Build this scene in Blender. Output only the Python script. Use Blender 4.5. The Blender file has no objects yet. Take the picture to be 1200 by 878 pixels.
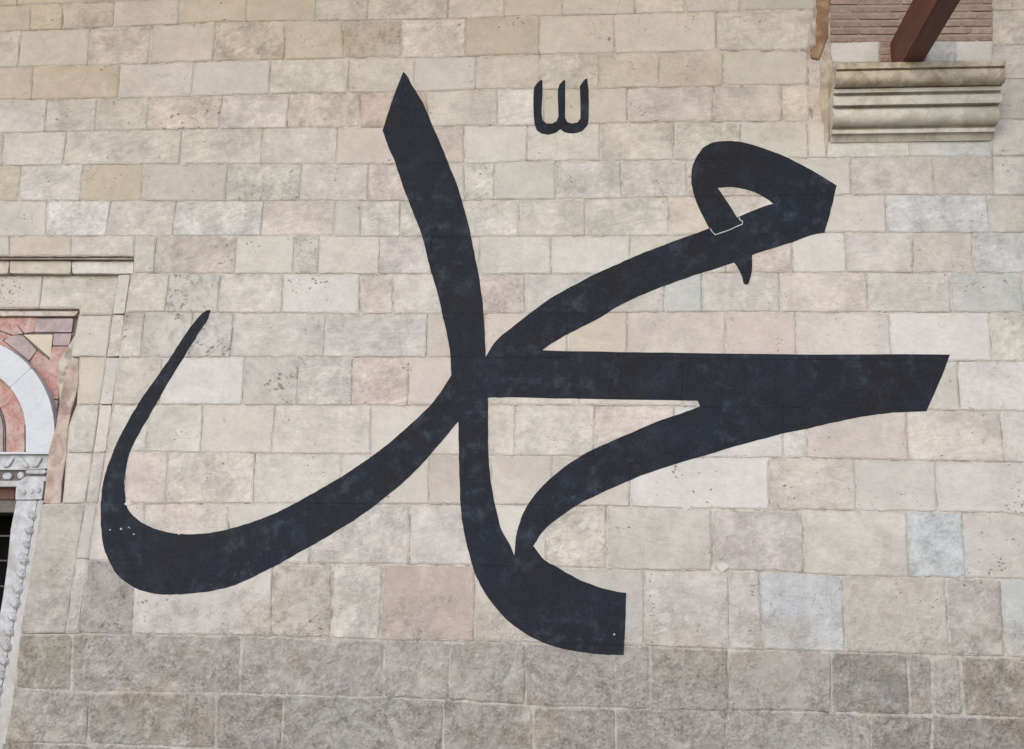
import bpy, bmesh, math, random
from mathutils import Vector, Matrix, noise
from mathutils.geometry import delaunay_2d_cdt
random.seed(7)
R = math.radians
scene = bpy.context.scene
C = scene.collection

# ------------------------------------------------------------------ camera
FPX, PPX, PPY = 1210.0, 600.0, 439.0          # focal length and centre in photo pixels
DIST, EYE = 6.2, 1.6                          # metres from the wall, eye height
Xc = Vector((13700, -74, FPX)).normalized()   # wall axes as the lens sees them
Zc = Vector((137, 5789, -FPX)); Zc = (Zc - Xc * Zc.dot(Xc)).normalized()
Yc = Zc.cross(Xc)
CAMR = Matrix((Xc, Yc, Zc))                   # camera -> world rotation
CAMP = Vector((0.0, -DIST, EYE))
cam = bpy.data.objects.new('camera', bpy.data.cameras.new('camera'))
C.objects.link(cam)
cam.matrix_world = Matrix.Translation(CAMP) @ CAMR.to_4x4()
cam.data.sensor_width = 36; cam.data.lens = 36 * FPX / 1200
cam.data.clip_end = 500; cam.data.clip_start = 0.05
scene.camera = cam

# ------------------------------------------------------------------ light
SUN_EL, SUN_AZ = 32, -24                      # low soft light from the open side of the portico
w = bpy.data.worlds.new('World'); scene.world = w; w.use_nodes = True
nt = w.node_tree; sky = nt.nodes.new('ShaderNodeTexSky'); sky.sky_type = 'NISHITA'
sky.sun_disc = False; sky.sun_elevation = R(SUN_EL); sky.sun_rotation = R(180 - SUN_AZ)
sky.dust_density = 1.2; sky.air_density = 1.0
nt.links.new(sky.outputs[0], nt.nodes['Background'].inputs[0])
nt.nodes['Background'].inputs[1].default_value = 0.15
sl = bpy.data.lights.new('sun', 'SUN'); sl.energy = 0.5; sl.angle = R(50); sl.color = (1, .97, .94)
so = bpy.data.objects.new('sun', sl); C.objects.link(so)
d = Vector((math.sin(R(SUN_AZ)) * math.cos(R(SUN_EL)), -math.cos(R(SUN_AZ)) * math.cos(R(SUN_EL)), math.sin(R(SUN_EL))))
so.rotation_euler = d.to_track_quat('Z', 'Y').to_euler(); so.location = (0, -12, 9)
scene.view_settings.view_transform = 'Standard'; scene.view_settings.look = 'None'
scene.view_settings.exposure = 0.96
scene.view_settings.gamma = 1

# ------------------------------------------------------------------ helpers
def P(px, py, y=0.0):
    """point of the plane at depth y (0 = wall face, + = into the wall) seen at a photo pixel"""
    v = CAMR @ Vector((px - PPX, PPY - py, -FPX))
    t = (y + DIST) / v.y
    return CAMP + v * t

def lin(c):
    c = c / 255
    return c / 12.92 if c <= .04045 else ((c + .055) / 1.055) ** 2.4
def rgb(c, k=1.0): return tuple(min(1, lin(v) * k) for v in c)

def link(name, me, mat, parent=None, kind=None):
    if mat: me.materials.append(mat)
    o = bpy.data.objects.new(name, me); C.objects.link(o)
    if parent: o.parent = parent
    if kind: o['kind'] = kind
    return o
def from_bm(name, bm, mat, parent=None, kind=None):
    me = bpy.data.meshes.new(name); bmesh.ops.recalc_face_normals(bm, faces=bm.faces)
    bm.to_mesh(me); bm.free(); return link(name, me, mat, parent, kind)
def thing(name, label, cat, loc=(0, 0, 0), group=None):
    o = bpy.data.objects.new(name, None); C.objects.link(o); o.location = loc
    o.empty_display_size = .2
    o['label'] = label; o['category'] = cat
    if group: o['group'] = group
    return o
def child_space(o):
    """parent placed at its base: keep the child's world coordinates"""
    o.matrix_parent_inverse = Matrix.Translation(-o.parent.location); return o
def bx(bm, x0, x1, y0, y1, z0, z1):
    vs = [bm.verts.new((x, y, z)) for z in (z0, z1) for y in (y0, y1) for x in (x0, x1)]
    for f in ((0,1,3,2),(4,6,7,5),(0,4,5,1),(2,3,7,6),(0,2,6,4),(1,5,7,3)): bm.faces.new([vs[i] for i in f])

# ------------------------------------------------------------------ materials
def newmat(name):
    m = bpy.data.materials.new(name); m.use_nodes = True
    return m, m.node_tree.nodes, m.node_tree.links, m.node_tree.nodes['Principled BSDF']
class G:
    """tiny node helper"""
    def __init__(s, m): s.n = m.node_tree.nodes; s.l = m.node_tree.links
    def put(s, sock, v):
        if isinstance(v, (int, float)): sock.default_value = v
        elif isinstance(v, tuple): sock.default_value = v if len(v) == len(sock.default_value) else v + (1,)
        else: s.l.new(v, sock)
    def math(s, op, a, b=0.0, clamp=False):
        n = s.n.new('ShaderNodeMath'); n.operation = op; n.use_clamp = clamp
        s.put(n.inputs[0], a); s.put(n.inputs[1], b); return n.outputs[0]
    def noise(s, co, scale, detail=4, rough=.55, dist=0):
        n = s.n.new('ShaderNodeTexNoise'); s.l.new(co, n.inputs['Vector'])
        n.inputs['Scale'].default_value = scale; n.inputs['Detail'].default_value = detail
        n.inputs['Roughness'].default_value = rough; n.inputs['Distortion'].default_value = dist
        return n.outputs['Fac']
    def vor(s, co, scale, feature='F1', rnd=1):
        n = s.n.new('ShaderNodeTexVoronoi'); n.feature = feature; s.l.new(co, n.inputs['Vector'])
        n.inputs['Scale'].default_value = scale; n.inputs['Randomness'].default_value = rnd
        return n.outputs['Distance']
    def ramp(s, f, a, b, va=0.0, vb=1.0):
        n = s.n.new('ShaderNodeMapRange'); n.interpolation_type = 'SMOOTHSTEP'
        s.put(n.inputs[0], f); s.put(n.inputs[1], a); s.put(n.inputs[2], b); s.put(n.inputs[3], va); s.put(n.inputs[4], vb)
        return n.outputs[0]
    def mix(s, f, a, b, mode='MIX'):
        n = s.n.new('ShaderNodeMix'); n.data_type = 'RGBA'; n.blend_type = mode
        s.put(n.inputs[0], f); s.put(n.inputs[6], a); s.put(n.inputs[7], b); return n.outputs[2]
    def scale(s, col, f):
        n = s.n.new('ShaderNodeVectorMath'); n.operation = 'SCALE'; s.put(n.inputs[0], col); s.put(n.inputs[3], f); return n.outputs[0]
    def bump(s, h, dist, strength=1, nrm=None):
        n = s.n.new('ShaderNodeBump'); s.put(n.inputs['Height'], h); n.inputs['Distance'].default_value = dist
        n.inputs['Strength'].default_value = strength
        if nrm: s.l.new(nrm, n.inputs['Normal'])
        return n.outputs[0]

def film(g, co, col, amount=1.0):
    """wall-wide weathering that runs over stones and joints alike: soot and damp stains, lime bloom, a crust near the ground"""
    sep = g.n.new('ShaderNodeSeparateXYZ'); g.l.new(co, sep.inputs[0]); z = sep.outputs[2]
    st = g.noise(co, 1.5, 6, .65, .5)
    col = g.mix(g.ramp(st, .48, .72, 0, .5 * amount), col, g.mix(1.0, col, (.92, .89, .85), 'MULTIPLY'))
    bl = g.noise(co, 4.2, 6, .68, 1.0)
    col = g.mix(g.ramp(bl, .52, .70, 0, .42 * amount), col, rgb((210, 205, 198), .87))
    zz = g.math('ADD', z, g.math('MULTIPLY', g.math('SUBTRACT', g.noise(co, 2.2, 6, .7), .5), 1.7))
    top = g.ramp(zz, 3.9, 5.4); low = g.ramp(zz, 1.95, .85)
    col = g.mix(g.math('MULTIPLY', top, .6), col, g.mix(1.0, col, (.99, .945, .885), 'MULTIPLY'))
    c1 = g.noise(co, 15, 8, .78, .1); c2 = g.noise(co, 55, 4, .7, .3); c3 = g.noise(co, 6, 4, .6)
    crust = g.mix(g.ramp(g.math('ADD', g.math('MULTIPLY', c1, .6), g.math('MULTIPLY', c2, .4)), .40, .60), rgb((124, 119, 113), .87), rgb((190, 185, 178), .87))
    k = g.math('MULTIPLY', low, g.ramp(c3, .34, .62, .08, .78))
    col = g.mix(g.math('MULTIPLY', k, amount), col, crust)
    wp = g.math('MULTIPLY', low, g.ramp(g.noise(co, 2.1, 5, .6, .8), .50, .66, 0, .55))
    col = g.mix(wp, col, g.mix(1.0, col, (.93, .84, .70), 'MULTIPLY'))
    lm = g.math('MULTIPLY', low, g.ramp(g.noise(co, 3.3, 6, .7, 1.2), .57, .68, 0, .6))
    col = g.mix(lm, col, rgb((196, 192, 187), .87))
    return col, k, g.math('ADD', c1, g.math('MULTIPLY', c2, .7))
def stone_material():
    m, N, L, B = newmat('limestone'); g = G(m)
    tc = N.new('ShaderNodeTexCoord').outputs['Object']; oi = N.new('ShaderNodeObjectInfo')
    off = N.new('ShaderNodeVectorMath'); off.operation = 'SCALE'; off.inputs[0].default_value = (31, 17, 23)
    L.new(oi.outputs['Random'], off.inputs[3])
    ad = N.new('ShaderNodeVectorMath'); ad.operation = 'ADD'; L.new(tc, ad.inputs[0]); L.new(off.outputs[0], ad.inputs[1])
    r2 = g.math('FRACT', g.math('MULTIPLY', oi.outputs['Random'], 7.31)); r3 = g.math('FRACT', g.math('MULTIPLY', oi.outputs['Random'], 13.7))
    rot = N.new('ShaderNodeVectorRotate'); rot.rotation_type = 'AXIS_ANGLE'; rot.inputs['Axis'].default_value = (0, 1, 0)
    L.new(ad.outputs[0], rot.inputs['Vector']); L.new(g.math('MULTIPLY', g.math('SUBTRACT', r2, .5), .9), rot.inputs['Angle'])
    scl = N.new('ShaderNodeVectorMath'); scl.operation = 'SCALE'; L.new(rot.outputs[0], scl.inputs[0]); L.new(g.ramp(r3, 0, 1, .65, 1.45), scl.inputs[3])
    co = scl.outputs[0]; pit = oi.outputs['Alpha']
    rim = N.new('ShaderNodeAttribute'); rim.attribute_name = 'rim'; rim = rim.outputs['Fac']
    def amp(v): return g.math('ADD', 1.0, g.math('MULTIPLY', g.math('SUBTRACT', v, 1.0), g.ramp(r2, 0, 1, .5, 1.7)))
    n1 = g.noise(co, 5, 3); n2 = g.noise(co, 22, 5, .6); n3 = g.noise(co, 90, 3, .6); n4 = g.noise(co, 9, 4, .6, 1.2)
    v = g.math('ADD', g.ramp(n1, .3, .7, .89, 1.07), g.ramp(n2, .32, .68, -.065, .05))
    v = amp(g.math('ADD', v, g.ramp(n3, .32, .68, -.045, .035)))
    col = g.scale(oi.outputs['Color'], v)
    # warm iron blush and pale lime bloom in patches
    col = g.mix(g.ramp(n4, .55, .78, 0, .5), col, g.mix(1.0, col, (1.0, .93, .87), 'MULTIPLY'))
    bl = g.noise(co, 7, 5, .65, .6)
    col = g.mix(g.ramp(bl, .56, .74, 0, .30), col, rgb((208, 205, 202), .87))
    # rough weathered stones (strong pitting) get grey-dark crust patches
    cr = g.noise(co, 16, 6, .7, .4)
    crm = g.math('MULTIPLY', g.ramp(cr, .46, .68), g.ramp(pit, .45, 1.0, 0, .55))
    col = g.mix(crm, col, rgb((98, 95, 92), .87))
    cr2 = g.noise(co, 34, 4, .7, .2)
    col = g.mix(g.math('MULTIPLY', g.ramp(cr2, .56, .72), g.ramp(pit, .45, 1.0, 0, .35)), col, rgb((186, 184, 182), .87))
    # pits: scattered small holes, clustered
    wob = N.new('ShaderNodeVectorMath'); wob.operation = 'ADD'
    nn = N.new('ShaderNodeTexNoise'); L.new(co, nn.inputs['Vector']); nn.inputs['Scale'].default_value = 40
    sc = N.new('ShaderNodeVectorMath'); sc.operation = 'SCALE'; L.new(nn.outputs['Color'], sc.inputs[0]); sc.inputs[3].default_value = .016
    L.new(co, wob.inputs[0]); L.new(sc.outputs[0], wob.inputs[1])
    stre = N.new('ShaderNodeMapping'); stre.inputs['Scale'].default_value = (1, 1, 1.5); L.new(wob.outputs[0], stre.inputs[0])
    vo = g.vor(stre.outputs[0], 34); vo2 = g.vor(stre.outputs[0], 62)
    cl = g.noise(co, 4.5, 2)
    thr = g.math('MULTIPLY', g.ramp(cl, .44, .66), g.math('ADD', .13, g.math('MULTIPLY', pit, .30)))
    thr = g.math('MULTIPLY', thr, g.ramp(g.noise(co, 26, 2), .35, .65, .25, 1.35))
    p1 = g.ramp(g.math('SUBTRACT', thr, vo), 0.0, .07)
    thr2 = g.math('MULTIPLY', g.ramp(cl, .42, .66), g.math('MULTIPLY', pit, .34))
    p2 = g.ramp(g.math('SUBTRACT', thr2, vo2), 0.0, .08)
    pp = g.math('MAXIMUM', p1, g.math('MULTIPLY', p2, .7))
    col = g.mix(g.math('MULTIPLY', pp, .58), col, rgb((112, 100, 90), .7))
    # hairline cracks
    ck = g.vor(stre.outputs[0], 5.5, 'DISTANCE_TO_EDGE')
    ckm = g.math('MULTIPLY', g.ramp(ck, 0.0, .012, 1, 0), g.ramp(g.noise(co, 3.1, 2), .58, .66))
    col = g.mix(g.math('MULTIPLY', ckm, .35), col, rgb((120, 104, 92), .7))
    sd = N.new('ShaderNodeMapping'); sd.inputs['Scale'].default_value = (.8, 1, 2.6); L.new(co, sd.inputs[0])
    sn = g.noise(sd.outputs[0], 11, 5, .7, 1.6)
    col = g.scale(col, amp(g.ramp(sn, .32, .68, .93, 1.05)))
    # chipped, mortar-smeared edges
    en = g.noise(tc, 30, 5, .7, .5)
    em = g.ramp(g.math('ADD', rim, g.math('MULTIPLY', g.math('SUBTRACT', en, .5), 2.6)), .62, .95)
    tone = g.ramp(g.noise(tc, 5.5, 4, .6), .34, .50)
    emk = g.ramp(g.noise(tc, 1.9, 4, .6), .38, .62, .06, .5)
    col = g.mix(g.math('MULTIPLY', em, emk), col, g.mix(tone, rgb((164, 154, 142), .87), rgb((213, 208, 201), .87)))
    col, kf, hf = film(g, tc, col)
    L.new(col, B.inputs['Base Color']); B.inputs['Roughness'].default_value = .88
    B.inputs['Specular IOR Level'].default_value = .25
    h = g.math('ADD', g.math('MULTIPLY', n2, g.math('ADD', .5, g.math('MULTIPLY', pit, 2.2))), g.math('MULTIPLY', n3, g.math('ADD', .25, pit)))
    h = g.math('SUBTRACT', h, g.math('MULTIPLY', pp, .9))
    h = g.math('ADD', h, g.math('MULTIPLY', g.math('MULTIPLY', kf, hf), 5.0))
    h = g.math('ADD', h, g.math('MULTIPLY', sn, .6)); h = g.math('SUBTRACT', h, g.math('MULTIPLY', em, .7))
    L.new(g.bump(h, .0048, .9), B.inputs['Normal'])
    return m
STONE = stone_material()

def simple_stone(name, c, var=.12, scale=8, rough=.85, bump=.003, vein=None, k=.8, c2=None, aged=False):
    m, N, L, B = newmat(name); g = G(m); co = N.new('ShaderNodeTexCoord').outputs['Object']
    n1 = g.noise(co, scale, 5, .6); n2 = g.noise(co, scale * 6, 4, .6)
    v = g.math('ADD', g.ramp(n1, .3, .7, 1 - var, 1 + var * .6), g.ramp(n2, .3, .7, -var * .5, var * .4))
    base = rgb(c, k)
    if c2: base = g.mix(g.ramp(g.noise(co, scale * .7, 4, .6, .8), .42, .62), rgb(c, k), rgb(c2, k))
    col = g.scale(base, v)
    if vein:
        vv = g.math('ABSOLUTE', g.math('SUBTRACT', g.noise(co, scale * .6, 5, .6, 1.5), .5))
        col = g.mix(g.ramp(vv, 0, .03, .5, 0), col, rgb(vein, k))
    if aged: col = film(g, co, col)[0]
    L.new(col, B.inputs['Base Color']); B.inputs['Roughness'].default_value = rough
    B.inputs['Specular IOR Level'].default_value = .3
    L.new(g.bump(g.math('ADD', n1, g.math('MULTIPLY', n2, .5)), bump, .8), B.inputs['Normal'])
    return m
MORTAR = simple_stone('lime_mortar', (200, 192, 181), .2, 14, .95, .004, k=.87, c2=(158, 147, 134), aged=True)
MORTAR_GREY = simple_stone('grey_mortar', (182, 177, 170), .2, 20, .95, .006, k=.87, aged=True)
PLASTER = simple_stone('cream_plaster', (190, 178, 162), .12, 10, .95, .006, k=.87, c2=(172, 158, 142))
PLASTER_PINK = simple_stone('pink_plaster', (192, 174, 164), .2, 11, .95, .006, k=.87, c2=(168, 146, 134), aged=True)
PLASTER_BROWN = simple_stone('brown_plaster', (148, 116, 88), .2, 14, .95, .008, k=.72, c2=(170, 142, 112))
RED = simple_stone('red_marble', (178, 128, 118), .2, 18, .5, .001, vein=(204, 184, 176), k=.82, c2=(186, 158, 150))
GREYV = simple_stone('grey_violet_marble', (158, 144, 146), .1, 14, .5, .001, k=.85, c2=(176, 156, 154))
CREAMM = simple_stone('cream_marble', (205, 192, 172), .06, 14, .6, .001, k=.85)
WHITE = simple_stone('white_marble', (204, 208, 214), .04, 6, .5, .0008, vein=(186, 190, 196), k=.84)
CARVED = simple_stone('weathered_white_marble', (190, 192, 197), .14, 16, .6, .004, k=.9, c2=(172, 170, 170))
JAMBF = simple_stone('worn_white_marble', (190, 188, 185), .1, 12, .6, .003, k=.87, c2=(180, 176, 170))
CORBELW = simple_stone('stained_corbel_limestone', (194, 184, 166), .18, 14, .9, .006, k=.87, c2=(170, 157, 136))
CORBEL = simple_stone('corbel_limestone', (203, 199, 188), .12, 10, .9, .003, k=.87, c2=(188, 182, 168))
INLAYD = simple_stone('dark_inlay', (104, 98, 94), .2, 14, .6, .001, k=.9)
FLOOR = simple_stone('paving_stone', (170, 164, 154), .12, 3, .8, .002, k=.7)
CEIL = simple_stone('ochre_ceiling_plaster', (206, 182, 148), .08, 2, .9, .002, k=.7)

def brick_mat():
    m, N, L, B = newmat('old_brick'); g = G(m); co = N.new('ShaderNodeTexCoord').outputs['Object']; oi = N.new('ShaderNodeObjectInfo')
    n1 = g.noise(co, 22, 5, .65)
    col = g.mix(oi.outputs['Random'], rgb((142, 120, 108), .87), rgb((160, 140, 126), .87))
    col = g.scale(col, g.ramp(n1, .3, .7, .78, 1.12))
    L.new(col, B.inputs['Base Color']); B.inputs['Roughness'].default_value = .95
    L.new(g.bump(n1, .006, 1), B.inputs['Normal']); return m
BRICK = brick_mat()
BRICKM = simple_stone('brick_mortar', (158, 143, 128), .2, 20, .95, .004, k=.87)

def wood_mat(name='red_stained_wood', c1=(92, 46, 33), c2=(72, 34, 25)):
    m, N, L, B = newmat(name); g = G(m); tc = N.new('ShaderNodeTexCoord').outputs['Object']
    mp = N.new('ShaderNodeMapping'); mp.inputs['Scale'].default_value = (1, .08, 1); L.new(tc, mp.inputs[0])
    n = g.noise(mp.outputs[0], 40, 5, .6); n2 = g.noise(tc, 3, 3)
    col = g.mix(g.ramp(n, .35, .65), rgb(c1), rgb(c2)); col = g.scale(col, g.ramp(n2, .3, .7, .85, 1.1))
    L.new(col, B.inputs['Base Color']); B.inputs['Roughness'].default_value = .6
    L.new(g.bump(n, .002, .7), B.inputs['Normal']); return m
WOOD = wood_mat()

def paint_mat():
    m, N, L, B = newmat('black_wall_paint'); g = G(m); co = N.new('ShaderNodeTexCoord').outputs['Object']
    n1 = g.noise(co, 2.2, 3, .5); n2 = g.noise(co, 10, 7, .7, .15); n3 = g.noise(co, 60, 3, .6)
    base = g.mix(g.ramp(n1, .2, .8), rgb((33, 32, 36)), rgb((29, 35, 45)))  # bluish patches put a soft sky sheen into the paint colour
    worn = g.math('MULTIPLY', g.ramp(n2, .50, .66), g.ramp(g.noise(co, 1.7, 2), .38, .6))
    base = g.mix(g.math('MULTIPLY', worn, .6), base, rgb((58, 68, 79)))
    base = g.mix(g.ramp(g.noise(co, 5, 7, .72, .2), .45, .75, 0, .5), base, rgb((46, 54, 65)))
    base = g.scale(base, g.ramp(n3, .3, .7, .82, 1.18))
    L.new(base, B.inputs['Base Color']); B.inputs['Roughness'].default_value = .7
    B.inputs['Specular IOR Level'].default_value = .14
    L.new(g.bump(g.math('ADD', n2, g.math('MULTIPLY', n3, .6)), .003, .5), B.inputs['Normal']); return m
PAINT = paint_mat()
WHITEP = simple_stone('white_chalk_line', (186, 184, 184), .1, 60, .8, .0003, k=.9)
mB, _, _, b_ = newmat('dark_iron'); b_.inputs['Base Color'].default_value = rgb((40, 40, 46)) + (1,); b_.inputs['Roughness'].default_value = .5
IRON = mB
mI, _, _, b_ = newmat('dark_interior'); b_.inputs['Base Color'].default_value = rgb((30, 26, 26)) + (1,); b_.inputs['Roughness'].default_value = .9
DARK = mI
DOORWOOD = wood_mat('dark_door_wood', (92, 46, 34), (70, 34, 26))

# ------------------------------------------------------------------ stones
PAL = dict(a=(200,191,177), t=(191,179,160), T=(190,177,156), w=(205,199,191), c=(201,194,184), g=(190,183,173),
           p=(203,191,183), P=(186,167,157), k=(192,193,191), b=(184,188,191), y=(199,188,172), Y=(196,180,164), n=(197,192,186),
           d=(160,155,149), D=(138,134,129), e=(170,166,161), o=(151,144,131), s=(175,170,164), W=(209,206,201), m=(182,178,174))
KST = .87
MIRROR = [False]; XM = P(-40, 500, .05).x      # the doorway is symmetrical about this line
REG = []          # stones under the lettering: polygon (x, z), plane depth
def edge_marks(pts, amp, step, rc=(.8, 1.8)):
    """where to break each side of a stone, and how far each break wanders: (side, fraction, offset in metres)"""
    out = []; n = len(pts)
    for i in range(n):
        a = Vector(pts[i]); b = Vector(pts[(i + 1) % n]); l = (b - a).length
        if l < 1e-3: continue
        r = min(random.uniform(*rc), l * .3); k = max(1, int(l / step))
        for j in range(k + 1): out.append((i, (r + (l - 2 * r) * j / k) / l, random.uniform(-amp, amp) * .0052))
    return out
def ring(poly, marks, d, jk=1.0):
    q = inset(poly, d); n = len(q); out = []
    for i, t, off in marks:
        a = Vector(q[i]); b = Vector(q[(i + 1) % n]); e = (b - a); nr = Vector((-e.y, e.x)).normalized()
        p = a + e * t + nr * off * jk; out.append((p.x, p.y))
    return out
def inset(poly, dd):
    """shrink a polygon (wall x, z) by dd, mitred"""
    n = len(poly); area = sum(poly[i][0] * poly[(i+1) % n][1] - poly[(i+1) % n][0] * poly[i][1] for i in range(n))
    s = 1 if area > 0 else -1; out = []
    for i in range(n):
        p0 = Vector(poly[i-1]); p1 = Vector(poly[i]); p2 = Vector(poly[(i+1) % n])
        e1 = (p1 - p0).normalized(); e2 = (p2 - p1).normalized()
        n1 = Vector((-e1.y, e1.x)) * s; n2 = Vector((-e2.y, e2.x)) * s
        m_ = n1 + n2
        if m_.length < .2: m_ = n1
        m_.normalize(); c = max(.4, m_.dot(n1))
        q = p1 + m_ * (dd / c); out.append((q.x, q.y))
    return out
def stone(pix, col, pit=.15, parent=None, depth=0.0, thick=.12, gap=.0028, reg=False, mat=None, name='stone_block',
          amp=.45, step=16, tilt=.0022, cham=.0028, var=4):
    """one cut stone: uneven outline, chamfered arris, a body of its own depth"""
    dd = depth + (random.uniform(-tilt, tilt))
    if gap > .002: gap *= random.uniform(.35, 1.1); cham *= random.uniform(.5, 1.1)
    if gap > .0009 and reg and random.random() < .14: gap *= 1.9; cham *= 1.5
    pw = [(P(x, y, depth).x, P(x, y, depth).z) for x, y in pix]
    if MIRROR[0]: pw = [(2 * XM - x, z) for x, z in pw]
    marks = edge_marks(pix, amp, step, (2.0, 3.6) if cham > .0045 else (.8, 1.8))
    outer = ring(pw, marks, gap); face = ring(pw, marks, gap + cham)
    bm = bmesh.new(); rl = bm.verts.layers.float.new('rim')
    f = [bm.verts.new((x, dd, z)) for x, z in face]
    for v_ in f: v_[rl] = 1.0
    o = [bm.verts.new((x, dd + cham * .9, z)) for x, z in outer]
    k = [bm.verts.new((x, dd + thick, z)) for x, z in outer]
    n = len(f)
    for v_ in o: v_[rl] = 1.0
    span = min(max(q[0] for q in face) - min(q[0] for q in face), max(q[1] for q in face) - min(q[1] for q in face))
    if mat is None and len(pix) <= 6 and span > .09:
        g_ = [bm.verts.new((x, dd, z)) for x, z in ring(pw, marks, gap + cham + .018, .4)]
        bm.faces.new(g_)
        for i in range(n):
            j = (i + 1) % n; bm.faces.new((g_[i], f[i], f[j], g_[j]))
    else:
        if span > .05 and not mat:
            for v_ in f: v_[rl] = .35
        bm.faces.new(f)
    for i in range(n):
        j = (i + 1) % n
        bm.faces.new((f[i], o[i], o[j], f[j])); bm.faces.new((o[i], k[i], k[j], o[j]))
    ob = from_bm(name, bm, mat or STONE, parent)
    if not mat:
        c = PAL[col] if isinstance(col, str) else col
        zc = sum(q[1] for q in face) / len(face); mean = (199, 194, 189) if zc > 1.35 else (160, 155, 150)
        c = tuple(v * .76 + m_ * .24 for v, m_ in zip(c, mean))
        dv = random.uniform(-var, var); c = tuple(v + dv + random.uniform(-1.2, 1.2) for v in c)
        ob.color = rgb(c, KST) + (pit,)
    if reg: REG.append((face, dd, cham, outer))
    if parent and tuple(parent.location) != (0, 0, 0): child_space(ob)
    return ob

def yat(poly, x):
    if x <= poly[0][0]: a, b = poly[0], poly[1]
    elif x >= poly[-1][0]: a, b = poly[-2], poly[-1]
    else:
        for a, b in zip(poly, poly[1:]):
            if a[0] <= x <= b[0]: break
    return a[1] + (b[1] - a[1]) * (x - a[0]) / (b[0] - a[0])
BND = {
 -1: [(0,-68),(600,-86),(1200,-104)],
 0: [(0,7),(137,2),(300,-5),(600,-15),(900,-24),(1200,-32)],
 1: [(0,37),(105,34),(175,30),(251,26),(300,25),(430,24),(546,22),(600,19.5),(683,17.5),(795,15),(898,12.5),(1200,6)],
 2: [(0,79),(140,76),(225,73.5),(317,70),(408,69),(546,67),(600,64.5),(720,62.5),(840,60),(947,59.5),(1200,57)],
 3: [(0,117),(58,117),(138,115),(225,113.5),(300,110.5),(408,109),(495,108),(560,104.5),(688,105),(735,103),(838,101.5),(945,100)],
 4: [(0,156.5),(80,154),(213,151.5),(300,150.4),(400,150),(508,148.6),(598,148),(703,145),(780,143.3),(947,143)],
 5: [(0,195),(75,193.5),(198,192.5),(450,192.5),(563,192),(618,188.5),(703,188.5),(808,188),(945,185.5),(1075,183.5),(1200,183)],
 6: [(0,235.5),(205,236),(393,235.5),(473,236),(600,234),(686,233.5),(785,231),(975,229),(1200,229)],
 7: [(0,277.5),(298,276.4),(493,278),(600,277.6),(740,277),(975,272.6),(1200,272.8)],
 8: [(0,321.5),(155,320),(276,321),(460,321.5),(645,321.3),(886,319.5),(1200,320.3)],
 9: [(0,368),(88,370),(135,368),(150,365.4),(298,367),(423,368),(568,368),(775,366),(900,365.5),(1200,367)],
 10: [(0,418),(138,419),(493,419),(800,421),(1120,423.5),(1200,424)],
 11: [(0,474),(320,475),(695,475.5),(1093,481),(1200,482.6)],
 12: [(0,530),(188,530),(318,531.5),(576,534),(826,536.5),(945,537),(1063,540),(1200,542)],
 13: [(0,590),(298,590.3),(500,591),(695,593),(798,596),(983,599),(1100,600.4),(1200,603)],
 14: [(0,655),(340,660.5),(550,663),(755,668.5),(900,670.5),(988,675),(1110,677),(1200,679)],
 15: [(0,742.5),(155,743),(283,745),(445,751),(598,753),(750,757),(860,761),(990,764),(1113,768),(1200,771)],
 16: [(0,807),(105,811.5),(263,813),(415,817),(545,821.5),(650,829.5),(760,832),(900,833),(1020,837),(1200,842)],
 17: [(0,870),(600,889),(1200,906)],
 18: [(0,945),(600,968),(1200,990)],
}
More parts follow.
